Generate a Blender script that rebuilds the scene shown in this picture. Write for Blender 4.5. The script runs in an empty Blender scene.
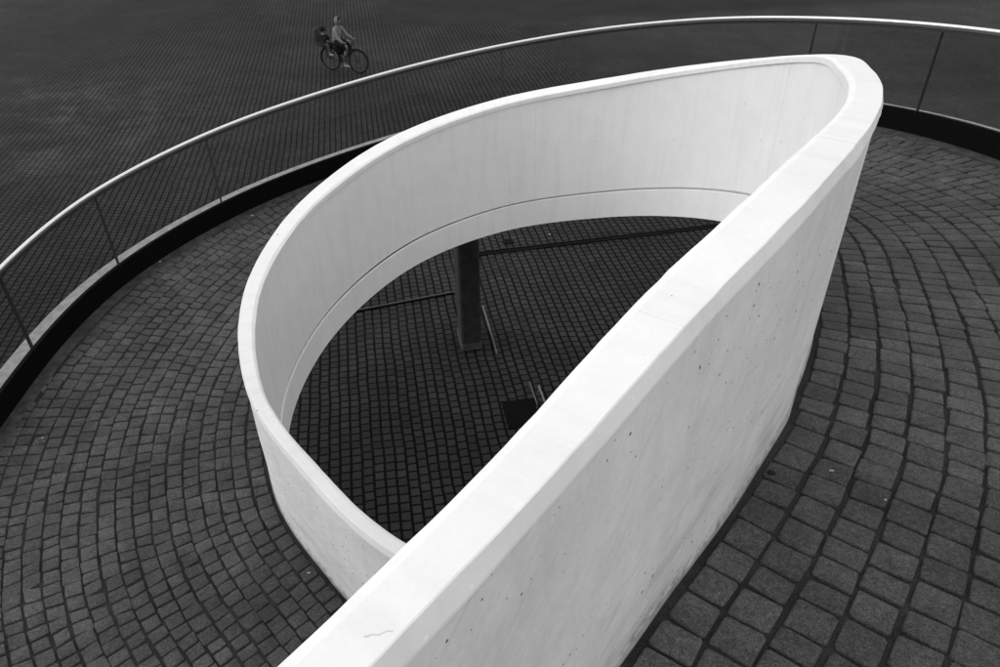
import bpy, math, random
import numpy as np
from mathutils import Matrix, Vector, noise
random.seed(7); RNG = np.random.default_rng(7)
scene = bpy.context.scene
COL = scene.collection
EYE = 6.5                       # camera height above the plaza; ramp tables below are relative to the eye

# ------------------------------------------------------------------ helpers
def link(o, parent=None):
    COL.objects.link(o)
    if parent: o.parent = parent
    return o
def mesh_obj(name, verts, faces, mat, parent=None, smooth=False, uv=None):
    me = bpy.data.meshes.new(name)
    me.from_pydata([tuple(map(float, v)) for v in verts], [], [tuple(map(int, f)) for f in faces])
    if uv is not None:
        lay = me.uv_layers.new(name='UVMap')
        vi = np.empty(len(me.loops), dtype=np.int32); me.loops.foreach_get('vertex_index', vi)
        lay.data.foreach_set('uv', np.asarray(uv, dtype=np.float32)[vi].ravel())
    if smooth: me.shade_smooth()
    me.materials.append(mat)
    return link(bpy.data.objects.new(name, me), parent)
def empty(name, loc=(0, 0, 0), rotz=0.0):
    o = bpy.data.objects.new(name, None); o.location = loc; o.rotation_euler = (0, 0, rotz)
    o.empty_display_size = .2
    return link(o)
def tag(o, label=None, cat=None, group=None, kind=None):
    if label: o['label'] = label
    if cat: o['category'] = cat
    if group: o['group'] = group
    if kind: o['kind'] = kind
    return o
class MB:
    def __init__(s): s.v = []; s.f = []
    def add(s, v, f):
        n = len(s.v); s.v += [tuple(p) for p in v]; s.f += [tuple(i + n for i in q) for q in f]; return s
    def box(s, c, d, rz=0.0, bev=0.0):
        hx, hy, hz = d[0]/2, d[1]/2, d[2]/2
        b = min(bev, hx*.9, hy*.9)
        if b > 0:
            o = [(hx, -hy+b), (hx, hy-b), (hx-b, hy), (-hx+b, hy), (-hx, hy-b), (-hx, -hy+b), (-hx+b, -hy), (hx-b, -hy)]
        else:
            o = [(hx, -hy), (hx, hy), (-hx, hy), (-hx, -hy)]
        n = len(o); ca, sa = math.cos(rz), math.sin(rz)
        v = [(c[0]+x*ca-y*sa, c[1]+x*sa+y*ca, c[2]+z) for z in (-hz, hz) for x, y in o]
        f = [tuple(range(n))[::-1], tuple(range(n, 2*n))] + [(i, (i+1) % n, n+(i+1) % n, n+i) for i in range(n)]
        return s.add(v, f)
    def tube(s, pts, r, n=8, closed=False, cap=True):
        P = [Vector(p) for p in pts]; m = len(P); v = []; f = []
        R = r if hasattr(r, '__len__') else [r]*m
        up = None
        for i in range(m):
            if closed: t = P[(i+1) % m]-P[i-1]
            else: t = P[min(i+1, m-1)]-P[max(i-1, 0)]
            t.normalize()
            if up is None: up = Vector((0, 0, 1)) if abs(t.z) < .9 else Vector((1, 0, 0))
            a = t.cross(up).normalized(); b = a.cross(t).normalized(); up = b
            for k in range(n):
                w = 2*math.pi*k/n
                v.append(P[i]+(a*math.cos(w)+b*math.sin(w))*R[i])
        for i in range(m if closed else m-1):
            j = (i+1) % m
            for k in range(n):
                f.append((i*n+k, i*n+(k+1) % n, j*n+(k+1) % n, j*n+k))
        if cap and not closed:
            f.append(tuple(range(n))[::-1]); f.append(tuple(range((m-1)*n, m*n)))
        return s.add(v, f)
    def ball(s, c, r, nu=10, nv=7):
        v = [(c[0], c[1], c[2]-r[2])]; f = []
        for i in range(1, nv):
            a = -math.pi/2+math.pi*i/nv
            for k in range(nu):
                w = 2*math.pi*k/nu
                v.append((c[0]+r[0]*math.cos(a)*math.cos(w), c[1]+r[1]*math.cos(a)*math.sin(w), c[2]+r[2]*math.sin(a)))
        v.append((c[0], c[1], c[2]+r[2])); L = len(v)-1
        for k in range(nu):
            f.append((0, 1+(k+1) % nu, 1+k)); f.append((L, L-nu+k, L-nu+(k+1) % nu))
            for i in range(nv-2):
                a = 1+i*nu; f.append((a+k, a+(k+1) % nu, a+nu+(k+1) % nu, a+nu+k))
        return s.add(v, f)
    def build(s, name, mat, parent=None, smooth=False): return mesh_obj(name, s.v, s.f, mat, parent, smooth)

# ------------------------------------------------------------------ materials
class NT:
    def __init__(s, name):
        m = bpy.data.materials.new(name); m.use_nodes = True; s.m = m; s.t = m.node_tree
        s.b = s.t.nodes['Principled BSDF']
    def n(s, typ, **kw):
        o = s.t.nodes.new(typ)
        for k, v in kw.items():
            if k.startswith('i_'): o.inputs[int(k[2:])].default_value = v
            else: setattr(o, k, v)
        return o
    def l(s, a, b): s.t.links.new(a, b)
    def put(s, sock, v):
        if hasattr(v, 'is_linked') or hasattr(v, 'links'): s.l(v, sock)
        else: sock.default_value = v
    def math(s, op, a, b=0.0, c=None, clamp=False):
        o = s.n('ShaderNodeMath', operation=op, use_clamp=clamp)
        s.put(o.inputs[0], a); s.put(o.inputs[1], b)
        if c is not None: s.put(o.inputs[2], c)
        return o.outputs[0]
    def ramp(s, x, a, b, lo=0.0, hi=1.0, smooth=True):
        o = s.n('ShaderNodeMapRange', interpolation_type='SMOOTHSTEP' if smooth else 'LINEAR')
        s.put(o.inputs[0], x); o.inputs[1].default_value = a; o.inputs[2].default_value = b
        o.inputs[3].default_value = lo; o.inputs[4].default_value = hi
        return o.outputs[0]
    def noise(s, vec, scale, detail=3, rough=.55, dist=0.0):
        o = s.n('ShaderNodeTexNoise'); s.l(vec, o.inputs['Vector'])
        o.inputs['Scale'].default_value = scale; o.inputs['Detail'].default_value = detail
        o.inputs['Roughness'].default_value = rough; o.inputs['Distortion'].default_value = dist
        return o.outputs['Fac']
    def voro(s, vec, scale, dim='2D'):
        o = s.n('ShaderNodeTexVoronoi', voronoi_dimensions=dim); s.l(vec, o.inputs['Vector']); o.inputs['Scale'].default_value = scale
        sp = s.n('ShaderNodeSeparateColor'); s.l(o.outputs['Color'], sp.inputs[0])
        return o.outputs['Distance'], sp.outputs[0], sp.outputs[1]
    def pos(s):
        return s.n('ShaderNodeNewGeometry').outputs['Position']
    def uv(s): return s.n('ShaderNodeUVMap', uv_map='UVMap').outputs[0]
    def scalev(s, v, k):
        o = s.n('ShaderNodeVectorMath', operation='MULTIPLY'); s.l(v, o.inputs[0]); o.inputs[1].default_value = k
        return o.outputs[0]
    def grey(s, val):
        o = s.n('ShaderNodeCombineColor'); 
        for i in range(3): s.put(o.inputs[i], val)
        return o.outputs[0]
    def bump(s, h, strength=.3, dist=.01):
        o = s.n('ShaderNodeBump'); s.l(h, o.inputs['Height'])
        o.inputs['Strength'].default_value = strength; o.inputs['Distance'].default_value = dist
        s.l(o.outputs[0], s.b.inputs['Normal'])
    def done(s, val, rough=.8, spec=.3, metal=0.0):
        s.l(s.grey(val), s.b.inputs['Base Color']) if not isinstance(val, float) else setattr(s.b.inputs['Base Color'], 'default_value', (val, val, val, 1))
        s.put(s.b.inputs['Roughness'], rough); s.b.inputs['Specular IOR Level'].default_value = spec
        s.b.inputs['Metallic'].default_value = metal
        return s.m
def simple(name, val, rough=.7, spec=.3, metal=0.0, var=.15, scale=30.):
    t = NT(name)
    n = t.noise(t.pos(), scale, 4)
    return t.done(t.math('MULTIPLY', t.ramp(n, .3, .7, 1-var, 1+var), val), rough, spec, metal)

CRACK = (-.184, .566, -.147, .577)
def mat_white():
    t = NT('white_painted_concrete'); p = t.pos(); uv = t.uv()
    big = t.noise(p, 1.6, 5, .6); mid = t.noise(p, 9., 5, .62); fine = t.noise(p, 70., 3, .6)
    sv1 = t.n('ShaderNodeSeparateXYZ'); t.l(uv, sv1.inputs[0])
    wx = t.math('MULTIPLY_ADD', t.math('MULTIPLY', t.math('GREATER_THAN', sv1.outputs[1], 1.08), t.math('LESS_THAN', sv1.outputs[1], 19.)), .6, .4)
    def cal(k): return t.math('MULTIPLY_ADD', t.math('SUBTRACT', k, 1.), wx, 1.)
    val = t.math('MULTIPLY', cal(t.ramp(big, .3, .7, .915, 1.04)), .80)
    val = t.math('MULTIPLY', val, cal(t.ramp(mid, .35, .72, .955, 1.025)))
    val = t.math('MULTIPLY', val, cal(t.ramp(fine, .3, .7, .965, 1.03)))
    # vertical run-off streaks and slanted trowel marks
    st = t.noise(t.scalev(uv, (6., .55, 1.)), 2.2, 4, .6)
    val = t.math('MULTIPLY', val, t.ramp(st, .28, .55, .945, 1.0))
    rot = t.n('ShaderNodeVectorRotate', rotation_type='Z_AXIS'); t.l(uv, rot.inputs['Vector']); rot.inputs['Angle'].default_value = .75
    tr0 = t.noise(t.scalev(rot.outputs[0], (1.2, 16., 1.)), 1.9, 5, .62)
    sv0 = t.n('ShaderNodeSeparateXYZ'); t.l(uv, sv0.inputs[0])
    outer = t.math('MULTIPLY', t.math('GREATER_THAN', sv0.outputs[1], 1.08), t.math('LESS_THAN', sv0.outputs[1], 19.))
    tr = t.math('MULTIPLY_ADD', t.math('SUBTRACT', tr0, .5), t.math('MULTIPLY_ADD', outer, .8, .2), .5)
    val = t.math('MULTIPLY', val, t.ramp(tr, .52, .76, 1.0, 1.09))
    val = t.math('MULTIPLY', val, t.ramp(tr, .24, .45, .87, 1.0))
    ft = t.n('ShaderNodeAttribute', attribute_name='foot').outputs['Fac']
    hz = t.noise(t.scalev(uv, (2.2, 13., 1.)), 1.0, 5, .65)
    low = t.math('MULTIPLY', t.ramp(ft, .75, .0, 0., 1.), t.ramp(hz, .48, .66))
    val = t.math('MULTIPLY', val, t.math('SUBTRACT', 1., t.math('MULTIPLY', low, .22)))
    spl = t.math('MULTIPLY', t.ramp(ft, .09, .0, 0., 1.), t.ramp(t.noise(p, 26., 5, .7), .4, .62))
    val = t.math('MULTIPLY', val, t.math('SUBTRACT', 1., t.math('MULTIPLY', spl, .55)))
    # pits (dark), chips (pale)
    sv_ = t.n('ShaderNodeSeparateXYZ'); t.l(uv, sv_.inputs[0]); VV = sv_.outputs[1]
    face = t.math('MULTIPLY', t.math('GREATER_THAN', VV, 1.08), t.math('LESS_THAN', VV, 19.))
    clus = t.math('MULTIPLY', t.math('GREATER_THAN', t.noise(p, 2.3, 3), .47), t.math('MULTIPLY_ADD', face, .85, .15) if False else t.math('ADD', t.math('MULTIPLY', face, 1.), t.math('MULTIPLY', t.math('GREATER_THAN', t.noise(p, 5.1, 2), .60), .8), clamp=True))
    d, r1, r2 = t.voro(uv, 15.)
    pit = t.math('MULTIPLY', t.math('LESS_THAN', d, t.math('MULTIPLY', r2, .08)), t.math('GREATER_THAN', r1, .76))
    pit = t.math('MULTIPLY', pit, clus)
    d2, s1, s2 = t.voro(uv, 38.)
    pit2 = t.math('MULTIPLY', t.math('LESS_THAN', d2, t.math('MULTIPLY', s2, .12)), t.math('GREATER_THAN', s1, .86))
    pit2 = t.math('MULTIPLY', pit2, clus)
    pits = t.math('MAXIMUM', pit, pit2)
    val = t.math('MULTIPLY', val, t.ramp(pits, 0, 1, 1., .10, False))
    d3, q1, q2 = t.voro(t.scalev(uv, (1., 1.3, 1.)), 21.)
    chip = t.math('MULTIPLY', t.math('LESS_THAN', d3, t.math('MULTIPLY', q2, .09)), t.math('GREATER_THAN', q1, .9))
    val = t.math('MULTIPLY', val, t.ramp(chip, 0, 1, 1., 1.12, False))
    su = t.n('ShaderNodeSeparateXYZ'); t.l(uv, su.inputs[0]); u = su.outputs[0]
    for s0, w, dk, cop in ((5.55, .0014, .72, 1), (4.41, .0012, .92, 1), (8.55, .0022, .8, 0), (10.95, .002, .9, 0), (13.3, .002, .9, 0)):
        e = t.math('ABSOLUTE', t.math('SUBTRACT', t.math('ADD', u, t.math('MULTIPLY', t.math('SUBTRACT', mid, .5), .012)), s0))
        on = t.math('GREATER_THAN' if cop else 'LESS_THAN', su.outputs[1], 19. if cop else 1.05)
        val = t.math('MULTIPLY', val, t.math('SUBTRACT', 1., t.math('MULTIPLY', on, t.ramp(e, w*.6, w*2.2, 1.-dk, 0.))))
    sp = t.n('ShaderNodeSeparateXYZ'); t.l(p, sp.inputs[0]); X, Y = sp.outputs[0], sp.outputs[1]
    nz = t.math('SUBTRACT', t.noise(p, 40., 3), .5)
    AX, AY, BX_, BY_ = CRACK; Lc = math.hypot(BX_-AX, BY_-AY); ux, uy = (BX_-AX)/Lc, (BY_-AY)/Lc
    al = t.math('ADD', t.math('MULTIPLY', t.math('SUBTRACT', X, AX), ux), t.math('MULTIPLY', t.math('SUBTRACT', Y, AY), uy))
    ac = t.math('ADD', t.math('SUBTRACT', t.math('MULTIPLY', t.math('SUBTRACT', Y, AY), ux), t.math('MULTIPLY', t.math('SUBTRACT', X, AX), uy)), t.math('MULTIPLY', nz, .02))
    inside = t.math('MULTIPLY', t.math('GREATER_THAN', al, 0.), t.math('LESS_THAN', al, Lc))
    cr_m = t.math('MULTIPLY', t.ramp(t.math('ABSOLUTE', ac), .0006, .0022, 1., 0.), t.math('MULTIPLY', inside, t.math('GREATER_THAN', sp.outputs[2], 5.55)))
    val = t.math('MULTIPLY', val, t.ramp(cr_m, 0, 1, 1., .7, False))
    h = t.math('ADD', t.math('MULTIPLY', mid, .6), t.math('MULTIPLY', fine, .14))
    h = t.math('SUBTRACT', h, t.math('MULTIPLY', pits, .5))
    h = t.math('ADD', h, t.math('MULTIPLY', tr, .25))
    t.bump(h, .22, .012)
    return t.done(val, .62, .25)

def granite(t, p):
    f = t.noise(p, 190., 3, .85); g = t.noise(p, 60., 4, .7)
    return t.math('MULTIPLY', t.ramp(f, .34, .68, .5, 1.6), t.ramp(g, .3, .7, .72, 1.3)), f, g
def mat_sett():
    t = NT('dark_granite_sett'); p = t.pos()
    k, f, g = granite(t, p)
    rnd = t.n('ShaderNodeNewGeometry').outputs['Random Per Island']
    tone = t.ramp(rnd, 0, 1, .85, 1.15, False)
    wear = t.math('MULTIPLY', t.ramp(t.noise(p, 1.1, 5, .65), .33, .68, .76, 1.2), t.ramp(t.noise(p, 6.5, 4, .6), .35, .65, .86, 1.12))
    val = t.math('MULTIPLY', t.math('MULTIPLY', k, tone), t.math('MULTIPLY', wear, .068))
    d, a, b = t.voro(p, 34., '3D')
    speck = t.math('MULTIPLY', t.math('LESS_THAN', d, t.math('MULTIPLY', b, .07)), t.math('GREATER_THAN', a, .965))
    val = t.math('ADD', val, t.math('MULTIPLY', speck, .25))
    t.bump(t.math('ADD', t.math('MULTIPLY', g, .8), t.math('MULTIPLY', f, .3)), .55, .006)
    return t.done(val, .75, .15)
def mat_bed():
    t = NT('dirty_joint_sand'); p = t.pos()
    f = t.noise(p, 190., 3, .7); g = t.noise(p, 3.5, 4, .6)
    val = t.math('MULTIPLY', t.ramp(f, .3, .7, .55, 1.4), t.math('MULTIPLY', t.ramp(g, .3, .7, .7, 1.35), .034))
    t.bump(f, .5, .005)
    return t.done(val, .95, .1)
def mat_plaza():
    t = NT('plaza_setts'); p = t.pos()
    sp = t.n('ShaderNodeSeparateXYZ'); t.l(p, sp.inputs[0]); X, Y = sp.outputs[0], sp.outputs[1]
    a = math.radians(-10.2); dx, dy = math.sin(a), math.cos(a)
    wob = t.math('MULTIPLY', t.math('SUBTRACT', t.noise(p, 1.1, 3), .5), .05)
    U = t.math('DIVIDE', t.math('ADD', t.math('ADD', t.math('MULTIPLY', X, dy), t.math('MULTIPLY', Y, -dx)), wob), .130)
    V = t.math('DIVIDE', t.math('ADD', t.math('ADD', t.math('MULTIPLY', X, dx), t.math('MULTIPLY', Y, dy)), wob), .131)
    col = t.math('FLOOR', U)
    wn = t.n('ShaderNodeTexWhiteNoise', noise_dimensions='1D'); t.l(col, wn.inputs['W'])
    V2 = t.math('ADD', V, t.math('MULTIPLY', wn.outputs['Value'], 1.0))
    row = t.math('FLOOR', V2)
    cv = t.n('ShaderNodeCombineXYZ'); t.l(col, cv.inputs[0]); t.l(row, cv.inputs[1])
    w2 = t.n('ShaderNodeTexWhiteNoise', noise_dimensions='2D'); t.l(cv.outputs[0], w2.inputs['Vector'])
    rough_edge = t.math('MULTIPLY', t.math('SUBTRACT', t.noise(p, 45., 2), .5), .14)
    eu = t.math('ADD', t.math('SUBTRACT', .5, t.math('ABSOLUTE', t.math('SUBTRACT', t.math('FRACT', U), .5))), rough_edge)
    ev = t.math('ADD', t.math('SUBTRACT', .5, t.math('ABSOLUTE', t.math('SUBTRACT', t.math('FRACT', V2), .5))), rough_edge)
    m = t.math('MULTIPLY', t.ramp(eu, .07, .165), t.ramp(ev, .04, .135))
    k, f, g = granite(t, p)
    big = t.ramp(t.noise(p, .16, 5, .6), .3, .7, .76, 1.26)
    big = t.math('MULTIPLY', big, t.ramp(t.noise(p, .9, 4, .65), .3, .72, .86, 1.16))
    stone = t.math('MULTIPLY', t.math('MULTIPLY', k, t.ramp(w2.outputs['Value'], 0, 1, .84, 1.17, False)), .031)
    # joints silted up in patches, most of all far left and on the right
    side = t.math('MAXIMUM', t.ramp(t.math('ADD', X, t.math('MULTIPLY', Y, .35)), -3.5, -9., 0., .75), t.ramp(X, 1.2, 4.2, 0., 1.))
    side = t.math('MULTIPLY', side, t.ramp(Y, 12.6, 13.4))
    silt = t.math('ADD', side, t.ramp(t.noise(p, .42, 6, .68), .5, .72, 0., .55), clamp=True)
    jointc = t.math('MULTIPLY_ADD', silt, .024, .002)
    val = t.math('ADD', t.math('MULTIPLY', stone, m), t.math('MULTIPLY', t.math('SUBTRACT', 1., m), jointc))
    # worn pale mortar smears, and a smoother dark asphalt field further out
    dxp = t.math('ADD', X, 12.4); dyp = t.math('SUBTRACT', Y, 18.3)
    d2 = t.math('SQRT', t.math('ADD', t.math('MULTIPLY', dxp, dxp), t.math('MULTIPLY', dyp, dyp)))
    worn = t.math('MULTIPLY', t.ramp(d2, 1.5, 6.5, 1., 0.), t.ramp(t.noise(p, .6, 7, .75), .46, .64))
    val = t.math('ADD', val, t.math('MULTIPLY', t.math('MULTIPLY', worn, t.math('MULTIPLY_ADD', m, .75, .25)), .034))
    far = t.math('SUBTRACT', t.math('SUBTRACT', Y, t.math('MULTIPLY', X, .16)), 28.4)
    fld = t.math('MULTIPLY', t.ramp(far, -.7, .7), t.ramp(t.math('ADD', X, t.math('MULTIPLY', Y, .2)), .9, 2.4))
    asph = t.math('MULTIPLY', k, t.math('MULTIPLY', big, .016))
    val = t.math('MULTIPLY', val, big)
    mx = t.n('ShaderNodeMix', data_type='FLOAT'); t.l(fld, mx.inputs[0]); t.l(val, mx.inputs[2]); t.l(asph, mx.inputs[3])
    hm = t.math('MULTIPLY', m, t.math('SUBTRACT', 1., fld))
    t.bump(t.math('ADD', hm, t.math('MULTIPLY', g, .25)), .7, .012)
    return t.done(mx.outputs[0], .8, .06)
def mat_glass():
    t = NT('tinted_glass'); nt = t.t; nt.nodes.remove(t.b)
    out = [n for n in nt.nodes if n.type == 'OUTPUT_MATERIAL'][0]
    tr = t.n('ShaderNodeBsdfTransparent'); tr.inputs[0].default_value = (.93, .93, .93, 1)
    gl = t.n('ShaderNodeBsdfGlossy'); gl.inputs['Roughness'].default_value = .02; gl.inputs[0].default_value = (.9, .9, .9, 1)
    lw = t.n('ShaderNodeLayerWeight'); lw.inputs[0].default_value = .5
    fr = t.math('ADD', .008, t.math('MULTIPLY', t.math('POWER', lw.outputs['Facing'], 5.), .6), clamp=True)
    mx = t.n('ShaderNodeMixShader'); t.l(fr, mx.inputs[0]); t.l(tr.outputs[0], mx.inputs[1]); t.l(gl.outputs[0], mx.inputs[2])
    t.l(mx.outputs[0], out.inputs[0])
    return t.m
M_WHITE = mat_white(); M_SETT = mat_sett(); M_BED = mat_bed(); M_PLAZA = mat_plaza(); M_GLASS = mat_glass()
M_CONC = simple('pale_concrete', .28, .85, .2, var=.18, scale=14.)
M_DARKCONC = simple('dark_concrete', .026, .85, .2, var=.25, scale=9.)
M_GUTTER = simple('dark_gutter_mortar', .05, .9, .15, var=.35, scale=12.)
M_BLACK = simple('black_steel', .004, .7, .04, var=.2)
M_DARKSTEEL = simple('dark_steel', .02, .5, .3, var=.2)
M_STEEL = simple('brushed_steel', .80, .42, .5, metal=.85, var=.04)
M_PAPER = simple('paper', .32, .9, .1)
M_SKIN = simple('skin', .14, .6, .3, var=.05)
M_HOOD = simple('pale_grey_cloth', .165, .95, .1, var=.12)
M_CLOTH = simple('black_cloth', .012, .95, .1, var=.2)
M_DENIM = simple('grey_trousers', .06, .95, .1, var=.15)
M_SHOE = simple('pale_shoe', .2, .8, .2, var=.1)
M_DHAIR = simple('dark_hair', .02, .8, .2)
M_CHILD = simple('dark_jacket', .014, .95, .1, var=.2)
M_RUBBER = simple('black_rubber', .012, .8, .2)
M_PAINT = simple('dark_bicycle_paint', .008, .4, .4, var=.05)
M_DARKSEAT = simple('dark_plastic', .02, .6, .3, var=.05)
M_SEATPL = simple('pale_plastic', .40, .6, .3, var=.05)

# ------------------------------------------------------------------ ramp tables (metres, z from eye level)
INN = np.array([[-.464,.314,-.902,.112,.964],[-.074,.816,-.895,.118,1.023],[.301,1.343,-.865,.142,1.083],[.739,1.892,-.83,.147,1.146],
 [1.262,2.673,-.884,.140,1.186],[1.655,3.651,-1.054,.163,1.203],[1.939,4.74,-1.292,.19,1.201],[1.685,5.674,-1.606,.201,1.186],
 [1.006,6.35,-1.932,.202,1.16],[.022,6.622,-2.219,.198,1.126],[-.877,6.316,-2.454,.189,1.088],[-1.499,5.507,-2.657,.155,1.048],
 [-1.719,4.564,-2.841,.13,1.009],[-1.526,3.691,-3.025,.102,.975],[-1.059,3.102,-3.194,.098,.949],[-.548,2.701,-3.354,.109,.927],
 [.072,2.523,-3.508,.109,.905]])
OUT = np.array([[.084,-2.769,-1.70],[1.822,-.751,-1.82],[3.082,1.192,-1.962],[3.853,3.041,-2.125],[4.128,4.752,-2.293],[3.916,6.259,-2.466],
 [3.259,7.476,-2.648],[2.252,8.315,-2.83],[1.006,8.68,-3.025],[-.357,8.561,-3.223],[-1.691,8.017,-3.411],[-2.838,7.129,-3.575],
 [-3.596,5.934,-3.716],[-3.828,4.558,-3.846],[-3.70,3.07,-3.986],[-2.78,1.55,-4.127],[-1.30,.42,-4.269]])
HB, HJ = 1.279, 1.018            # slab soffit and construction joint below the parapet top, inner face
KH, RH, LW, LD = .204, .733, .185, .029
st = (INN[0]-INN[1])*np.array([1, 1, .3, .3, .3])
INN = np.vstack([[INN[0]+st*k for k in (5, 4, 3, 2, 1)], INN,
                 [[.72,2.38,-3.66,.109,.9],[1.36,2.2,-3.81,.109,.9],[2.0,2.02,-3.96,.109,.9],[2.64,1.84,-4.11,.109,.9]]])
st = (OUT[0]-OUT[1])*np.array([1, 1, .4])
OUT = np.vstack([[OUT[0]+st*k for k in (2, 1)], OUT, [[.35,-.28,-4.40],[1.9,-.78,-4.56],[3.4,-1.2,-4.70],[4.9,-1.6,-4.85]]])
INN[:, 2] += EYE; OUT[:, 2] += EYE
def cr(C, n):
    Pp = np.vstack([2*C[0]-C[1], C, 2*C[-1]-C[-2]]); out = []
    t = np.linspace(0, 1, n, endpoint=False)[:, None]
    for i in range(1, len(Pp)-2):
        p0, p1, p2, p3 = Pp[i-1:i+3]
        out.append(.5*((2*p1)+(-p0+p2)*t+(2*p0-5*p1+4*p2-p3)*t**2+(-p0+3*p1-3*p2+p3)*t**3))
    out.append(C[-1:]); return np.vstack(out)
def resample(Q, step):
    L = np.concatenate([[0], np.cumsum(np.linalg.norm(np.diff(Q[:, :2], axis=0), axis=1))])
    s = np.linspace(0, L[-1], int(L[-1]/step)+1)
    return np.stack([np.interp(s, L, Q[:, k]) for k in range(Q.shape[1])], 1), s
def smooth1(a, n):
    k = np.ones(2*n+1)/(2*n+1)
    return np.convolve(np.pad(a, n, mode='edge'), k, 'valid')
Q, S = resample(cr(INN, 24), .05)
OQ, OS = resample(cr(OUT, 24), .06)
def normals(P):
    d = np.gradient(P[:, :2], axis=0); d /= np.linalg.norm(d, axis=1)[:, None]
    return np.stack([d[:, 1], -d[:, 0]], 1)
N = normals(Q); N = np.stack([smooth1(N[:, 0], 2), smooth1(N[:, 1], 2)], 1); N /= np.linalg.norm(N, axis=1)[:, None]
ON = normals(OQ)
TH, HW = Q[:, 3], Q[:, 4]
# the straight leg ends in a crease where the curved nose begins
TH0 = TH+np.interp(S, [5.5, 6.0, 6.6, 8.0], [0, -.012, -.012, 0]); TH = TH+np.interp(S, [5.66, 5.90, 6.4, 8.0], [0, -.021, -.020, 0])
FZ = Q[:, 2]-HW                   # paving level along the parapet foot
# cast each normal outwards to the kerb
WID = np.empty(len(Q)); OZ = np.empty(len(Q)); 
for i in range(len(Q)):
    a, b = OQ[:-1, :2], OQ[1:, :2]; d = b-a; n = N[i]; p = Q[i, :2]
    den = n[0]*d[:, 1]-n[1]*d[:, 0]; den[np.abs(den) < 1e-9] = 1e-9
    w = a-p; t = (w[:, 0]*d[:, 1]-w[:, 1]*d[:, 0])/den; u = (w[:, 0]*n[1]-w[:, 1]*n[0])/den
    zz = OQ[:-1, 2]+u*(OQ[1:, 2]-OQ[:-1, 2])
    ok = (u >= -.001) & (u <= 1.001) & (t > .4) & (t < 6) & (np.abs(zz-FZ[i]) < 1.0)
    if ok.any(): k = np.where(ok)[0][t[ok].argmin()]; WID[i] = t[k]; OZ[i] = zz[k]
    else: WID[i] = np.nan
bad = np.isnan(WID); good = ~bad
WID[bad] = np.interp(S[bad], S[good], WID[good]); OZ[bad] = np.interp(S[bad], S[good], OZ[good])
WID = smooth1(WID, 2); OZ = smooth1(OZ, 3)
def floor_z(i, d):               # d metres outwards from the inner face
    f = np.clip((d-TH[i])/(WID[i]-TH[i]), 0, 1)
    return FZ[i]*(1-f)+OZ[i]*f

# ------------------------------------------------------------------ parapet wall
def loft(name, prof, mat, parent, rng=None, voff=0.0, base=Q, nrm=N):
    """prof(i) -> list of (offset outwards, absolute z); closed section swept along the curve"""
    ii = range(len(base)) if rng is None else rng
    v = []; uv = []; n = None; foot = []
    for i in ii:
        pr = prof(i); n = len(pr); per = 0
        for k, (o, z) in enumerate(pr):
            v.append((base[i, 0]+nrm[i, 0]*o, base[i, 1]+nrm[i, 1]*o, z))
            if base is Q: foot.append(z-FZ[i] if o > .04 else 5.)
            if k: per += math.hypot(o-pr[k-1][0], z-pr[k-1][1])
            uv.append((S[i] if base is Q else OS[i], voff+per))
    m = len(v)//n; f = []
    for i in range(m-1):
        for k in range(n):
            f.append((i*n+k, (i+1)*n+k, (i+1)*n+(k+1) % n, i*n+(k+1) % n))
    f.append(tuple(range(n))); f.append(tuple(range((m-1)*n, m*n))[::-1])
    o = mesh_obj(name, v, f, mat, parent, uv=uv)
    if foot:
        at = o.data.attributes.new('foot', 'FLOAT', 'POINT'); at.data.foreach_set('value', np.asarray(foot, dtype=np.float32))
    return o
WOB = smooth1(RNG.normal(0, 1, len(Q)), 9); WOB *= .0026/np.std(WOB)
WOB2 = smooth1(RNG.normal(0, 1, len(Q)), 5); WOB2 *= .0022/np.std(WOB2)
wall = tag(empty('parapet_wall', (float(Q[60, 0]), float(Q[60, 1]), float(FZ[60]))),
           'smooth white painted concrete parapet looping in a teardrop around the open well', 'parapet')
WINV = Matrix.Translation(-wall.location)
def local(o, root):               # geometry was written in world metres: express it from the thing's base
    o.data.transform(Matrix.Translation(-root.location)); return o
CO, DZ, CI = .014, .037, .022
def body_prof(i):
    z = Q[i, 2]; t = TH[i]
    return [(.034, z-HJ-.002), (.034, z-HJ+.013), (.014, z-HJ+.013), (.014, z-.040), (t-.004, z-.040), (t-.004+WOB2[i], z-HW[i]*.5), (t-.003, FZ[i]+.30), (t-.002, FZ[i]-.05), (t-.03, FZ[i]-.05)]
local(loft('wall_body', body_prof, M_WHITE, wall), wall)
def cop_prof(i):
    z = Q[i, 2]; t = TH0[i]; a = WOB[i]; b = WOB2[i]
    return [(.0+b, z-.046), (.0+b, z-.014), (.003+b, z-.0095), (CI-.003, z-.001+a*.5), (CI, z+a*.5), (t-CO+b, z+a*.5), (t-CO+.003+b, z-.002), (t+a, z-DZ+b), (t+.001+a, z-DZ-.006+b), (TH[i]-.006, z-.046)]
local(loft('coping', cop_prof, M_WHITE, wall, voff=20.), wall)

def fillet(i):
    t = TH[i]; a = .003+.007*max(0, noise.noise((S[i]*2.6, 0, 0))+.12*noise.noise((S[i]*14, 3., 0))); h = .004+.012*max(0, noise.noise((S[i]*2.1, 5., 0))+.25*noise.noise((S[i]*11, 8., 0)))
    z = FZ[i]
    return [(t-.012, z-.04), (t-.012, z+h), (t-.001, z+h), (t+a, z+.001), (t+a, z-.04)]
local(loft('foot_fillet', fillet, M_CONC, wall, voff=50.), wall)

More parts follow.
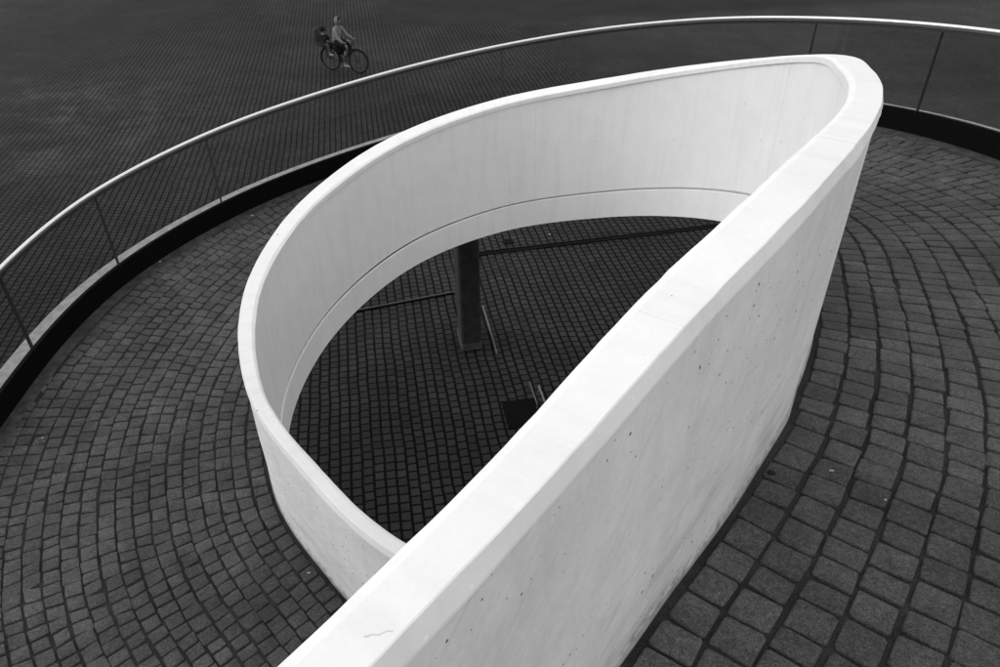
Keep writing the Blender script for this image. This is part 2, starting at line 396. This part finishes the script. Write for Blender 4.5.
# ------------------------------------------------------------------ ramp
ramp = tag(empty('spiral_ramp', (float(OQ[200, 0]), float(OQ[200, 1]), float(OQ[200, 2]))),
           'dark sett-paved spiral ramp winding down around the white parapet loop', 'ramp')
def slab_prof(i):
    z = Q[i, 2]; w = WID[i]; zo = OZ[i]
    return [(0.002, z-HB), (0.002, z-HJ-.009), (.006, z-HJ-.006), (.02, z-HJ-.006), (TH[i]-.03, FZ[i]-.06), (w-.02, zo-.06), (w-.02, zo-.30), (w-.3, zo-.34)]
sl = loft('deck_slab', slab_prof, M_WHITE, ramp, voff=40.); local(sl, ramp)
def nsl(i): return (TH[i]+.001)
# joint bed: finely gridded, gently uneven
ds = np.linspace(0, 1, 46); bv = []; bf = []
for i in range(len(Q)):
    for f in ds:
        d = TH[i]-.02+f*(WID[i]-TH[i]+.01)
        bv.append((Q[i, 0]+N[i, 0]*d, Q[i, 1]+N[i, 1]*d, floor_z(i, d)+min(-.0085, -.0120+.008*noise.noise((Q[i, 0]*2.1+N[i, 0]*d*2.1, Q[i, 1]*2.1+N[i, 1]*d*2.1, 3.))+RNG.normal(0, .0018))))
m = len(ds)
for i in range(len(Q)-1):
    for k in range(m-1): bf.append((i*m+k, i*m+k+1, (i+1)*m+k+1, (i+1)*m+k))
bed = mesh_obj('joint_bed', bv, bf, M_BED, ramp, smooth=True); local(bed, ramp)
# setts: rows parallel to the parapet foot, staggered cross joints
sv = []; sf = []
def frame(s, d):
    i = int(np.searchsorted(S, s)); i = min(max(i, 1), len(S)-1); f = (s-S[i-1])/(S[i]-S[i-1]+1e-9)
    q = Q[i-1]*(1-f)+Q[i]*f; n = N[i-1]*(1-f)+N[i]*f; n = n/np.hypot(*n)
    z = floor_z(i-1, d)*(1-f)+floor_z(i, d)*f
    return q[0]+n[0]*d, q[1]+n[1]*d, z, TH[i-1]*(1-f)+TH[i]*f, WID[i-1]*(1-f)+WID[i]*f
kap = np.gradient(np.unwrap(np.arctan2(N[:, 1], N[:, 0])), S)
def lay(s_lo, s_hi, PITCH, LEN, rows):
    for row in range(rows):
        r0 = .026+row*PITCH
        drow = r0+PITCH/2
        stretch = np.maximum(.4, 1+kap*(drow+.12))
        ARC = np.concatenate([[0], np.cumsum((stretch[1:]+stretch[:-1])/2*np.diff(S))])
        a = float(np.interp(s_lo, S, ARC))+random.random()*LEN; end = float(np.interp(s_hi, S, ARC))
        drift = 0.0
        while a < end-.2:
            ln = LEN*random.uniform(.84, 1.18)
            s0, s1 = np.interp([a, a+ln], ARC, S)
            a += ln
            drift = .8*drift+random.gauss(0, .0013)
            gj = random.uniform(.007, .015)/2; gl = random.uniform(.008, .019)/2
            _, _, _, th, wd = frame((s0+s1)/2, drow)
            lo = th+r0+gl+drift+random.uniform(-.003, .003); hi = th+r0+PITCH-gl+drift+random.uniform(-.003, .003)
            lim = wd-.11
            if lo > lim-.03: continue
            hi = min(hi, lim)
            e = (s1-s0)/ln
            lo_s, hi_s = s0+gj*e, s1-gj*e
            sk = random.gauss(0, .0022)
            j = lambda k: random.uniform(-k, k)
            cs = [(lo_s+sk+j(.004), lo+j(.004)), (hi_s+sk+j(.004), lo+j(.004)), (hi_s-sk+j(.004), hi+j(.004)), (lo_s-sk+j(.004), hi+j(.004))]
            cx = sum(c[0] for c in cs)/4; cy = sum(c[1] for c in cs)/4
            out = []
            for k in range(4):          # clip the corners: worn blocks
                p, c, nx = cs[k-1], cs[k], cs[(k+1) % 4]
                b1, b2 = random.uniform(.03, .10), random.uniform(.03, .10)
                out.append((c[0]+(p[0]-c[0])*b1, c[1]+(p[1]-c[1])*b1)); out.append((c[0]+(nx[0]-c[0])*b2, c[1]+(nx[1]-c[1])*b2))
            lift = abs(random.gauss(0, .0016)); tx, ty = random.gauss(0, .016), random.gauss(0, .016)
            n0 = len(sv)
            for (sc, dz) in ((1.0, -.03), (1.0, -.005), (.962, -.0012), (.88, 0.0)):
                for (u, w) in out:
                    u2 = cx+(u-cx)*sc; w2 = cy+(w-cy)*sc
                    x, y, z, _, _ = frame(u2, w2)
                    sv.append((x, y, z+dz+lift+(u2-cx)*tx+(w2-cy)*ty))
            for q in range(3):
                for k in range(8): sf.append((n0+q*8+k, n0+q*8+(k+1) % 8, n0+q*8+8+(k+1) % 8, n0+q*8+8+k))
            sf.append(tuple(range(n0+24, n0+32)))
lay(0.0, 10.2, .135, .116, 26)
lay(10.2, S[-1], .113, .094, 26)
setts = mesh_obj('sett_paving', sv, sf, M_SETT, ramp, smooth=True); local(setts, ramp)
setts['label'] = 'worn dark granite setts in curved rows'
def gut(i): w = WID[i]; return [(w-.115, OZ[i]-.04), (w-.115, OZ[i]-.002), (w-.105, OZ[i]+.001), (w-.004, OZ[i]+.001), (w-.004, OZ[i]-.04)]
local(loft('gutter_strip', gut, M_GUTTER, ramp), ramp)
# kerb on the outer curve
def plate(i): z = OQ[i, 2]; return [(-.004, z-.05), (-.004, z+KH), (.030, z+KH), (.030, z-.05)]
k_ = loft('kerb_plate', plate, M_BLACK, ramp, base=OQ, nrm=ON); local(k_, ramp); k_['label'] = 'black steel upstand'
def ledge(i): z = OQ[i, 2]; return [(.031, z-.28), (.031, z+KH-LD), (LW-.012, z+KH-LD), (LW, z+KH-LD-.012), (LW, z-.28)]
local(loft('kerb_ledge', ledge, M_CONC, ramp, base=OQ, nrm=ON), ramp)

# ------------------------------------------------------------------ glass balustrade
bal = tag(empty('glass_balustrade', (float(OQ[250, 0]), float(OQ[250, 1]), float(OQ[250, 2]+KH))),
          'curved glass balustrade with pale steel handrail along the outer ramp edge', 'balustrade')
hr = MB().tube([(OQ[i, 0]+ON[i, 0]*.013, OQ[i, 1]+ON[i, 1]*.013, OQ[i, 2]+KH+RH) for i in range(0, len(OQ), 2)], .0155, 12)
local(hr.build('handrail', M_STEEL, bal, smooth=True), bal)
def chan(i): z = OQ[i, 2]+KH+RH; return [(-.004, z-.050), (-.004, z-.022), (.030, z-.022), (.030, z-.050)]
local(loft('rail_channel', chan, M_DARKSTEEL, bal, base=OQ, nrm=ON), bal)
off0 = float(np.interp(0, [0], [0]))
# arc lengths of the joints, measured from the first table point of OUT (two lead-in points were added)
i0 = int(np.argmin(np.linalg.norm(OQ[:, :2]-np.array([.084, -2.769]), axis=1)))
base_s = OS[i0]
joints = [x+base_s for x in ([10.611-1.233*k for k in range(9, 0, -1)]+[10.611, 11.845, 15.21, 18.583, 19.832, 21.023, 22.25, 23.47, 24.7, 25.9, 27.1])]
joints = [s for s in joints if 0 < s < OS[-1]]
def at_s(s, o, dz):
    x, y, z = [np.interp(s, OS, OQ[:, k]) for k in range(3)]; nx, ny = [np.interp(s, OS, ON[:, k]) for k in range(2)]
    return (x+nx*o, y+ny*o, z+dz)
for s in joints:
    x, y, z = at_s(s, .013, KH-.03); nx, ny = [np.interp(s, OS, ON[:, k]) for k in range(2)]
    p = MB().box((x, y, z+(RH-.02)/2), (.034, .0045, RH-.022), math.atan2(ny, nx))
    local(p.build('post', M_DARKSTEEL, bal), bal)
for a, b in zip(joints[:-1], joints[1:]):
    v = []; f = []; n = max(12, int((b-a)*10))
    for s in np.linspace(a+.010, b-.010, n):
        for o, dz in ((.008, KH-.01), (.008, KH+RH-.024), (.018, KH+RH-.024), (.018, KH-.01)): v.append(at_s(s, o, dz))
    for i in range(n-1):
        for k in range(4): f.append((i*4+k, (i+1)*4+k, (i+1)*4+(k+1) % 4, i*4+(k+1) % 4))
    f.append((0, 1, 2, 3)); f.append(tuple(range((n-1)*4, n*4))[::-1])
    local(mesh_obj('glass_pane', v, f, M_GLASS, bal), bal)

# ------------------------------------------------------------------ ground and things on the plaza
g = mesh_obj('ground', [(-250, -250, 0), (250, -250, 0), (250, 250, 0), (-250, 250, 0)], [(0, 1, 2, 3)], M_PLAZA)
tag(g, kind='structure')
GA = math.radians(10.2)           # paving grid direction
# column
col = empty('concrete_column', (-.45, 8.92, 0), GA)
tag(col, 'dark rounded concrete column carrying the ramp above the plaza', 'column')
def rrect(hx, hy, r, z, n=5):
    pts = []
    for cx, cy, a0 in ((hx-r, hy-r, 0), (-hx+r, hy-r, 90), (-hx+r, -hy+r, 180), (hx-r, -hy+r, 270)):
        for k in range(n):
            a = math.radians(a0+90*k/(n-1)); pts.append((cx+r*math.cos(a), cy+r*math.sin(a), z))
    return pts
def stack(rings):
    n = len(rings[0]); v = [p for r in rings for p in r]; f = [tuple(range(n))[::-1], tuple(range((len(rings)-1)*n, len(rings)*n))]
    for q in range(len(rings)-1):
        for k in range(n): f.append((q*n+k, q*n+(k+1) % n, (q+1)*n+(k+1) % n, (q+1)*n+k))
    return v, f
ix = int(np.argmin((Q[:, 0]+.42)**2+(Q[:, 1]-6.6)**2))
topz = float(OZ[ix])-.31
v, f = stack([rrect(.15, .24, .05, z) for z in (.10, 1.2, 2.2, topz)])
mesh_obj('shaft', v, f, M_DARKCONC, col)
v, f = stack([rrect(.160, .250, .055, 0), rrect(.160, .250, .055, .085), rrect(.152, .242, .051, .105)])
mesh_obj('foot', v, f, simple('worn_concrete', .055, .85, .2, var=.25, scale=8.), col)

def bar(name, a, b, w, h, mat, z0=0.0):
    dx, dy = b[0]-a[0], b[1]-a[1]; L = math.hypot(dx, dy)
    o = empty(name, ((a[0]+b[0])/2, (a[1]+b[1])/2, z0), math.atan2(dy, dx))
    return o, L
# dark drainage channel with two lips and a slot
o, L = bar('drain_channel', (-.50, 11.45), (6.2, 12.92), .1, .03, M_BLACK)
tag(o, 'long dark drainage channel crossing the plaza setts behind the column', 'drain')
MB().box((0, 0, .006), (L, .075, .008)).build('grate', M_BLACK, o)
for sgn in (-1, 1): MB().box((0, sgn*.050, .009), (L, .022, .016)).build('lip', M_BLACK, o)
o, L = bar('threshold_strip', (-4.4, 8.95), (-.74, 10.20), .04, .02, M_STEEL)
tag(o, 'thin metal strip on the plaza setts running from column to lower left ramp edge', 'strip')
MB().box((0, 0, .012), (L, .030, .024)).build('dark_base', M_BLACK, o)
MB().box((0, .024, .013), (L, .016, .026)).build('pale_edge', simple('dull_steel', .055, .5, .4), o)
# rod lying by the column
rod = MB().tube([(-.265, 9.80, .018), (-.046, 8.54, .018)], .013, 8).build('metal_rod', simple('pale_dull_metal', .09, .5, .4))
tag(rod, 'thin pale metal rod lying on the setts beside the column foot', 'rod')
# hatch with a low rail beside it
ha = empty('floor_hatch', (.28, 7.28, 0), GA); tag(ha, 'square dark steel hatch set in the plaza setts inside the well', 'hatch')
MB().box((0, 0, .008), (.40, .46, .012), bev=.01).build('lid', M_BLACK, ha)
fr = MB()
for sx in (-1, 1): fr.box((sx*.215, 0, .007), (.026, .52, .014))
for sy in (-1, 1): fr.box((0, sy*.247, .0065), (.40, .026, .013))
fr.build('frame', M_BLACK, ha)
hrl = empty('low_rail', (.50, 7.55, 0), GA); tag(hrl, 'pair of low steel bars on short legs beside the dark hatch', 'rail')
for x, y0, y1, mm in ((-.06, -.20, .26, simple('grey_bar', .07, .5, .4)), (.045, -.18, .16, simple('bright_bar', .16, .4, .5))):
    b = MB().tube([(x, y0, .03), (x, y0, .10), (x, y1, .10), (x, y1, .0)], .011, 8).build('bar', mm, hrl)
dc = empty('drain_cover', (.16, 11.92, 0), GA); tag(dc, 'small dark round drain cover beyond the drainage channel', 'drain cover')
n = 20
v, f = stack([[(r*math.cos(2*math.pi*k/n), r*math.sin(2*math.pi*k/n), z) for k in range(n)] for r, z in ((.10, .002), (.10, .010), (.085, .013))])
mesh_obj('cover', v, f, M_BLACK, dc)

# litter
def scrap(loc, size, label, mat=M_PAPER):
    n = 7; v = [(0, 0, size*.5)]; rnd = random.Random(hash(label) & 255 if False else int(abs(loc[0])*1000))
    for k in range(n):
        r = size*rnd.uniform(.5, 1.1); a = 2*math.pi*k/n
        v.append((r*math.cos(a), r*math.sin(a)*.7, size*rnd.uniform(.05, .4)))
    for k in range(n):
        v.append((v[1+k][0]*.9, v[1+k][1]*.9, 0))
    f = [(0, 1+k, 1+(k+1) % n) for k in range(n)]+[(1+k, 1+n+k, 1+n+(k+1) % n, 1+(k+1) % n) for k in range(n)]+[tuple(range(n+1, 2*n+1))[::-1]]
    o = mesh_obj('paper_scrap', v, f, mat); o.location = loc
    return tag(o, label, 'litter', 'litter on the ramp and plaza')
def on_ramp(x, y, zl):
    d = (Q[:, 0]-x)**2+(Q[:, 1]-y)**2+4*np.maximum(0, np.abs(FZ-(zl+EYE))-.5)**2
    i = int(d.argmin()); dd = (x-Q[i, 0])*N[i, 0]+(y-Q[i, 1])*N[i, 1]
    return (x, y, float(floor_z(i, dd))+.001)
scrap(on_ramp(-3.34, 6.38, -3.66), 0.017, 'white paper scrap by the black kerb below the second glass joint')
scrap(on_ramp(-2.62, 7.16, -3.56), 0.022, 'white paper scrap beside the kerb where the ramp passes behind the parapet')
scrap(on_ramp(-3.46, 4.12, -3.9), 0.015, 'small white paper scrap on the setts at the left edge of the ramp')
scrap(on_ramp(-1.27, 3.06, -4.12), 0.013, 'tiny white scrap at the outer foot of the lower parapet loop')
scrap(on_ramp(1.20, 1.90, -1.99), .011, 'tiny pale crumb on the setts just right of the straight parapet')
scrap(on_ramp(1.33, 1.75, -1.98), .008, 'tiny pale crumb between setts in the third row from the parapet')
scrap((.94, 12.2, .001), .03, 'white scrap on the plaza setts beyond the drainage channel')
cl = scrap(on_ramp(.975, 1.885, -1.99), .020, 'small dark clump against the foot of the straight white parapet', M_RUBBER)
cl.name = 'dirt_clump'; cl['category'] = 'debris'; del cl['group']

# ------------------------------------------------------------------ bicycle, rider, child
BX, BY, BH = -4.94, 22.70, math.radians(-23.1)
WB, WR, ZR = .95, .335, .345
bike = empty('bicycle', (BX, BY, 0), BH)
tag(bike, 'dark city bicycle with rear child seat crossing the plaza', 'bicycle')
def wheel(x):
    w = empty('wheel', (x, 0, ZR)); w.parent = bike
    ring = lambda r, n=36: [(r*math.cos(2*math.pi*k/n), 0, r*math.sin(2*math.pi*k/n)) for k in range(n)]
    MB().tube(ring(WR-.018), .026, 8, closed=True).build('tyre', M_RUBBER, w, smooth=True)
    rm = MB().tube(ring(WR-.045), .010, 6, closed=True)
    rm.build('rim', simple('dull_rim', .03, .4, .4), w, smooth=True)
    sp = MB()
    for k in range(20):
        a = 2*math.pi*k/20
        sp.tube([(.02*math.cos(a+.6), .025*(-1)**k, .02*math.sin(a+.6)), ((WR-.05)*math.cos(a), 0, (WR-.05)*math.sin(a))], .0016, 4)
    sp.build('spokes', M_DARKSTEEL, w)
    MB().tube([(0, -.05, 0), (0, .05, 0)], .022, 10).build('hub', M_DARKSTEEL, w)
wheel(0); wheel(WB)
BBX = (.40, 0, .29); SEAT = (.18, 0, .86); HEAD = (.80, 0, .86)
fr = MB()
fr.tube([BBX, (.25, 0, .64), (.19, 0, .77)], .016)
fr.tube([BBX, (.55, 0, .40), (.76, 0, .72)], .019)
fr.tube([(.31, 0, .50), (.55, 0, .55), (.775, 0, .76)], .014)
fr.tube([(.74, 0, .66), (.80, 0, .86)], .019)
for y in (-.05, .05):
    fr.tube([BBX, (0, y, ZR)], .010); fr.tube([(.23, 0, .68), (0, y, ZR)], .009)
    fr.tube([(.74, y*.8, .68), (.80, y, .52), (.93, y, .40), (WB, y, ZR)], .010)
fr.build('frame', M_PAINT, bike, smooth=True)
hb = MB().tube([(.60, -.29, .96), (.68, -.27, .97), (.80, -.12, 1.0), (.81, 0, 1.0), (.80, .12, 1.0), (.68, .27, .97), (.60, .29, .96)], .011)
hb.tube([(.81, 0, .88), (.81, 0, 1.0)], .013); hb.build('handlebar', M_DARKSTEEL, bike, smooth=True).location = (.0, 0, -.085)
sd = MB(); sd.ball((.16, 0, .845), (.13, .085, .035)); sd.ball((.27, 0, .85), (.09, .03, .022)); sd.build('saddle', M_RUBBER, bike, smooth=True).location = (0, 0, -.07)
for x0, a0, a1 in ((0, 15, 200), (WB, 20, 150)):
    MB().tube([(x0+(WR+.025)*math.cos(math.radians(a)), 0, ZR+(WR+.025)*math.sin(math.radians(a))) for a in np.linspace(a0, a1, 16)], .016, 6).build('mudguard', M_PAINT, bike, smooth=True)
rk = MB()
for y in (-.06, .06):
    rk.tube([(-.32, y, .73), (.20, y, .73)], .007); rk.tube([(0, y, ZR), (-.12, y, .73)], .006)
rk.tube([(-.32, -.06, .73), (-.32, .06, .73)], .007); rk.build('rack', M_DARKSTEEL, bike)
cr_ = MB().tube([(.40, -.07, .29), (.40, .07, .29)], .02, 10)
cr_.tube([(.40, -.08, .29), (.52, -.085, .20)], .010); cr_.tube([(.40, .08, .29), (.28, .085, .38)], .010)
cr_.build('crank', M_DARKSTEEL, bike)
for px, py, pz in ((.53, -.13, .19), (.27, .13, .39)): MB().box((px, py, pz), (.09, .08, .02), bev=.01).build('pedal', M_RUBBER, bike)
# child seat on the rack
cs = MB()
cs.box((-.20, 0, .78), (.30, .26, .05), bev=.04)
v, f = stack([rrect(.03, .14, .02, 0), rrect(.035, .15, .025, .22), rrect(.028, .12, .02, .42), rrect(.02, .07, .015, .48)])
cs.add([(x-.36-.16*z, y, z+.80) for x, y, z in v], f)
for y in (-.145, .145): cs.box((-.22, y, .85), (.26, .025, .12), bev=.01); cs.box((-.03, y*.8, .60), (.05, .03, .36), bev=.01)
cso = cs.build('child_seat', M_DARKSEAT, bike); cso.scale = (.9, .92, .9)
MB().box((-.20, 0, .725), (.24, .22, .05), bev=.03).build('seat_base', M_SEATPL, bike)

def skin(name, chains, mat, parent, sub=2):
    """chains: list of lists of (x,y,z,r); equal points are shared so limbs join"""
    idx = {}; V = []; R = []; E = []
    for ch in chains:
        prev = None
        for (x, y, z, r) in ch:
            k = (round(x, 4), round(y, 4), round(z, 4))
            if k not in idx: idx[k] = len(V); V.append((x, y, z)); R.append(r)
            if prev is not None: E.append((prev, idx[k]))
            prev = idx[k]
    me = bpy.data.meshes.new(name); me.from_pydata(V, E, [])
    o = link(bpy.data.objects.new(name, me), parent)
    md = o.modifiers.new('skin', 'SKIN'); md.use_smooth_shade = True
    lay = me.skin_vertices[0].data
    for i, r in enumerate(R): lay[i].radius = (r, r) if not hasattr(r, '__len__') else r
    # one root per island
    par = list(range(len(V)))
    def fd(a):
        while par[a] != a: a = par[a]
        return a
    for a, b in E: par[fd(b)] = fd(a)
    for i in range(len(V)): lay[i].use_root = (fd(i) == i)
    s = o.modifiers.new('sub', 'SUBSURF'); s.levels = sub; s.render_levels = sub
    me.materials.append(mat)
    return o
def hand(cx, cy, cz, sgn):
    ch = []
    for k, (dy, L) in enumerate(((-.03, .036), (-.01, .042), (.01, .040), (.03, .032))):
        ch.append([(cx-.01, cy+dy*.8, cz, .009), (cx+.030, cy+dy, cz+.006, .009), (cx+.046, cy+dy, cz-.016, .008), (cx+.030, cy+dy, cz-.020-L*.3, .007)])
    ch.append([(cx-.02, cy-sgn*.02, cz-.004, .010), (cx, cy-sgn*.048, cz-.012, .009), (cx+.025, cy-sgn*.05, cz-.022, .008)])
    return ch
# rider (bicycle coordinates, x forward, y left)
rider = empty('person', (BX+.11*math.cos(BH), BY+.11*math.sin(BH), 0), BH); rider.scale = (.92, .92, .915)
tag(rider, 'hooded person in a pale jacket and dark trousers riding the bicycle', 'person')
pel = (.17, 0, .90, .115); che = (.24, 0, 1.20, .125); nk0 = (.285, 0, 1.36, .07)
legR = [(.20, -.09, .90, .088), (.60, -.11, .84, .062), (.60, -.12, .77, .056), (.505, -.125, .48, .047), (.47, -.125, .29, .036), (.50, -.13, .235, .036), (.61, -.135, .222, .026)]
legL = [(.20, .09, .90, .088), (.585, .11, .93, .062), (.60, .115, .87, .056), (.40, .125, .62, .047), (.255, .125, .47, .036), (.275, .13, .425, .036), (.385, .135, .415, .026)]
def arm(s, k=1.0, hand_=True):
    a = [(.265, s*.10, 1.335, .055*k), (.29, s*.20, 1.30, .055*k), (.40, s*.255, 1.10, .044*k), (.53, s*.27, 1.02, .036*k), (.60, s*.275, .99, .028*k)]
    return a+[(.635, s*.278, .985, .026)] if hand_ else a
body = skin('body', [[pel, (.19, 0, 1.02, .11), che, nk0, (.315, 0, 1.44, .052), (.335, 0, 1.50, .08), (.345, 0, 1.57, .088), (.335, 0, 1.625, .07)],
        [pel]+legR, [pel]+legL, [nk0]+arm(-1), [nk0]+arm(1)]+hand(.64, -.278, .985, -1)+hand(.64, .278, .985, 1)
        +[[(.40, 0, 1.555, .02), (.437, 0, 1.535, .014)]], M_SKIN, rider)
for y in (-.033, .033): MB().ball((.418, y, 1.575), (.012, .012, .009), 8, 6).build('eye', M_DHAIR, rider, smooth=True)
MB().ball((.414, 0, 1.50), (.012, .026, .007), 8, 5).build('mouth', M_DHAIR, rider, smooth=True)
skin('jacket', [[(.17, 0, .93, .135), (.19, 0, 1.04, .135), (.24, 0, 1.20, .150), (.285, 0, 1.345, .092)],
        [(.285, 0, 1.345, .092)]+[(x, y, z, r*1.32) for x, y, z, r in arm(-1, 1, False)], [(.285, 0, 1.345, .092)]+[(x, y, z, r*1.32) for x, y, z, r in arm(1, 1, False)]], M_HOOD, rider)
# hood: an open shell round the back and top of the head
hv = []; hf = []; nu, nv = 14, 9
for sc in (1.0, .93):
    for i in range(nv):
        for k in range(nu):
            a = math.radians(62+(298-62)*k/(nu-1)); b = math.radians(-62+150*i/(nv-1))
            r = 1.0
            hv.append((.33+sc*.125*math.cos(b)*math.cos(a), sc*.118*math.cos(b)*math.sin(a), 1.555+sc*.138*math.sin(b)))
m_ = nu*nv
for i in range(nv-1):
    for k in range(nu-1):
        q = (i*nu+k, i*nu+k+1, (i+1)*nu+k+1, (i+1)*nu+k)
        hf.append(q); hf.append(tuple(m_+x for x in q[::-1]))
for i in range(nv-1):
    hf.append((i*nu, (i+1)*nu, m_+(i+1)*nu, m_+i*nu)); e = nu-1
    hf.append((i*nu+e, m_+i*nu+e, m_+(i+1)*nu+e, (i+1)*nu+e))
for k in range(nu-1):
    hf.append((k, m_+k, m_+k+1, k+1)); t_ = (nv-1)*nu
    hf.append((t_+k, t_+k+1, m_+t_+k+1, m_+t_+k))
mesh_obj('hood', hv, hf, M_HOOD, rider, smooth=True)
MB().ball((.318, 0, 1.585), (.098, .094, .098), 14, 9).build('hair', M_DHAIR, rider, smooth=True)
gr = lambda ch, k, n: [(x, y, z, r*k) for x, y, z, r in ch[:n]]
skin('skirt', [[(.17, 0, .905, .145)]+[(.20, -.09, .90, .115), (.52, -.10, .845, .092), (.59, -.11, .80, .085), (.55, -.12, .66, .080)],
               [(.17, 0, .905, .145)]+[(.20, .09, .90, .115), (.52, .10, .90, .092), (.58, .115, .87, .085), (.45, .12, .68, .085), (.36, .12, .52, .07)],
               [(.17, 0, .905, .15), (.24, 0, .72, .16), (.33, .02, .52, .13)]], M_CLOTH, rider)
tr = skin('stocking', [[(.545, -.12, .62, .056), (.505, -.125, .48, .053), (.472, -.125, .31, .042)]], M_DENIM, rider)
tr2 = skin('stocking', [[(.43, .125, .66, .056), (.40, .125, .62, .054), (.262, .125, .485, .043)]], M_DENIM, rider)
for (x, y, z) in ((.50, -.13, .235), (.275, .13, .425)):
    s_ = MB().ball((x+.045, y, z-.012), (.135, .046, .042), 12, 8); s_.build('shoe', M_SHOE, rider, smooth=True)
# child in the rear seat
kid = empty('person', (BX+.07*math.cos(BH), BY+.07*math.sin(BH), -.02), BH); kid.scale = (.9, .92, .91)
tag(kid, 'small child in dark jacket sitting in the seat behind the rider', 'person')
kp = (-.22, 0, .86, .085); kn = (-.245, 0, 1.12, .05)
kl = lambda s: [(-.20, s*.06, .85, .06), (-.03, s*.115, .84, .048), (-.02, s*.12, .79, .043), (.02, s*.125, .62, .034), (.03, s*.125, .57, .03), (.10, s*.13, .555, .022)]
ka = lambda s: [(-.235, s*.07, 1.09, .042), (-.225, s*.12, 1.06, .04), (-.16, s*.15, .96, .033), (-.06, s*.10, .94, .026), (-.03, s*.08, .94, .022)]
skin('body', [[kp, (-.23, 0, .99, .09), kn, (-.245, 0, 1.16, .045), (-.24, 0, 1.22, .078), (-.24, 0, 1.28, .08)], [kp]+kl(-1), [kp]+kl(1), [kn]+ka(-1), [kn]+ka(1)]
     +[[(x*.7-.03, y, z, r*.75) for x, y, z, r in c] for s in (-1, 1) for c in [[(0, s*.08, .94, .012), (.035, s*.08-.02+.01*q, .945, .009), (.05, s*.08-.02+.01*q, .925, .008)] for q in range(5)]]
     +[[(-.175, 0, 1.235, .014), (-.148, 0, 1.225, .010)]], M_SKIN, kid)
skin('jacket', [[(-.22, 0, .87, .098), (-.23, 0, .99, .108), (-.245, 0, 1.12, .075)], [(-.245, 0, 1.12, .075)]+[(x, y, z, r*1.35) for x, y, z, r in ka(-1)[:4]], [(-.245, 0, 1.12, .075)]+[(x, y, z, r*1.35) for x, y, z, r in ka(1)[:4]]], M_CHILD, kid)
skin('trousers', [[(-.22, 0, .86, .098)]+[(x, y, z, r*1.25) for x, y, z, r in kl(-1)[:4]], [(-.22, 0, .86, .098)]+[(x, y, z, r*1.25) for x, y, z, r in kl(1)[:4]]], M_DENIM, kid)
MB().ball((-.255, 0, 1.285), (.105, .098, .098), 14, 9).build('helmet', M_CHILD, kid, smooth=True)
for y in (-.028, .028): MB().ball((-.163, y, 1.25), (.01, .01, .008), 8, 5).build('eye', M_DHAIR, kid, smooth=True)
for s in (-1, 1): MB().ball((.07, s*.13, .55), (.085, .035, .034), 10, 7).build('shoe', M_PAPER, kid, smooth=True)

# ------------------------------------------------------------------ light
SKY_K, CLOUD = .10, 3.25
AZ, EL = math.radians(-80), math.radians(26)          # sun azimuth from +y towards +x
sun = bpy.data.lights.new('sun', 'SUN'); sun.energy = .4; sun.angle = math.radians(40); sun.color = (1, .99, .98)
so = link(bpy.data.objects.new('sun', sun))
dirv = Vector((math.sin(AZ)*math.cos(EL), math.cos(AZ)*math.cos(EL), math.sin(EL)))
so.rotation_euler = dirv.to_track_quat('Z', 'Y').to_euler(); so.location = dirv*60
w = bpy.data.worlds.new('World'); scene.world = w; w.use_nodes = True
nt = w.node_tree; bg = nt.nodes['Background']
sky = nt.nodes.new('ShaderNodeTexSky'); sky.sky_type = 'NISHITA'; sky.sun_disc = False
sky.sun_elevation = EL; sky.sun_rotation = AZ; sky.dust_density = 5.0; sky.air_density = 1.0; sky.ozone_density = 1.0
bw = nt.nodes.new('ShaderNodeRGBToBW'); nt.links.new(sky.outputs[0], bw.inputs[0]); 
# closed cloud deck: an even grey luminance over the clear-sky gradient
cloud = nt.nodes.new('ShaderNodeMath'); cloud.operation = 'MULTIPLY_ADD'; nt.links.new(bw.outputs[0], cloud.inputs[0])
cloud.inputs[1].default_value = SKY_K; cloud.inputs[2].default_value = CLOUD; nt.links.new(cloud.outputs[0], bg.inputs[0])
bg.inputs[1].default_value = .15

# ------------------------------------------------------------------ camera
cam = bpy.data.cameras.new('camera'); co = link(bpy.data.objects.new('camera', cam))
cam.sensor_fit = 'HORIZONTAL'; cam.sensor_width = 36.0; cam.lens = 36*.743; cam.clip_start = .05; cam.clip_end = 900
P = math.atan2(743., 1037.); a0 = math.atan2(10, 1037.)
fw = Vector((0, math.cos(P), -math.sin(P))); rt0 = Vector((1, 0, 0)); up0 = rt0.cross(fw)
# roll so that plumb lines meet slightly right of the frame's centre line
rt = rt0*math.cos(a0)-up0*math.sin(a0); up = rt0*math.sin(a0)+up0*math.cos(a0)
Mx = Matrix((rt, up, -fw)).transposed().to_4x4(); Mx.translation = (0, 0, EYE)
co.matrix_world = Mx
scene.camera = co
vs = scene.view_settings; vs.view_transform = 'Standard'; vs.look = 'None'; vs.exposure = 0.98; vs.gamma = 1.0; vs.use_curve_mapping = False
scene.render.engine = 'CYCLES'
scene.cycles.use_denoising = True
scene.cycles.max_bounces = 8; scene.cycles.transparent_max_bounces = 12
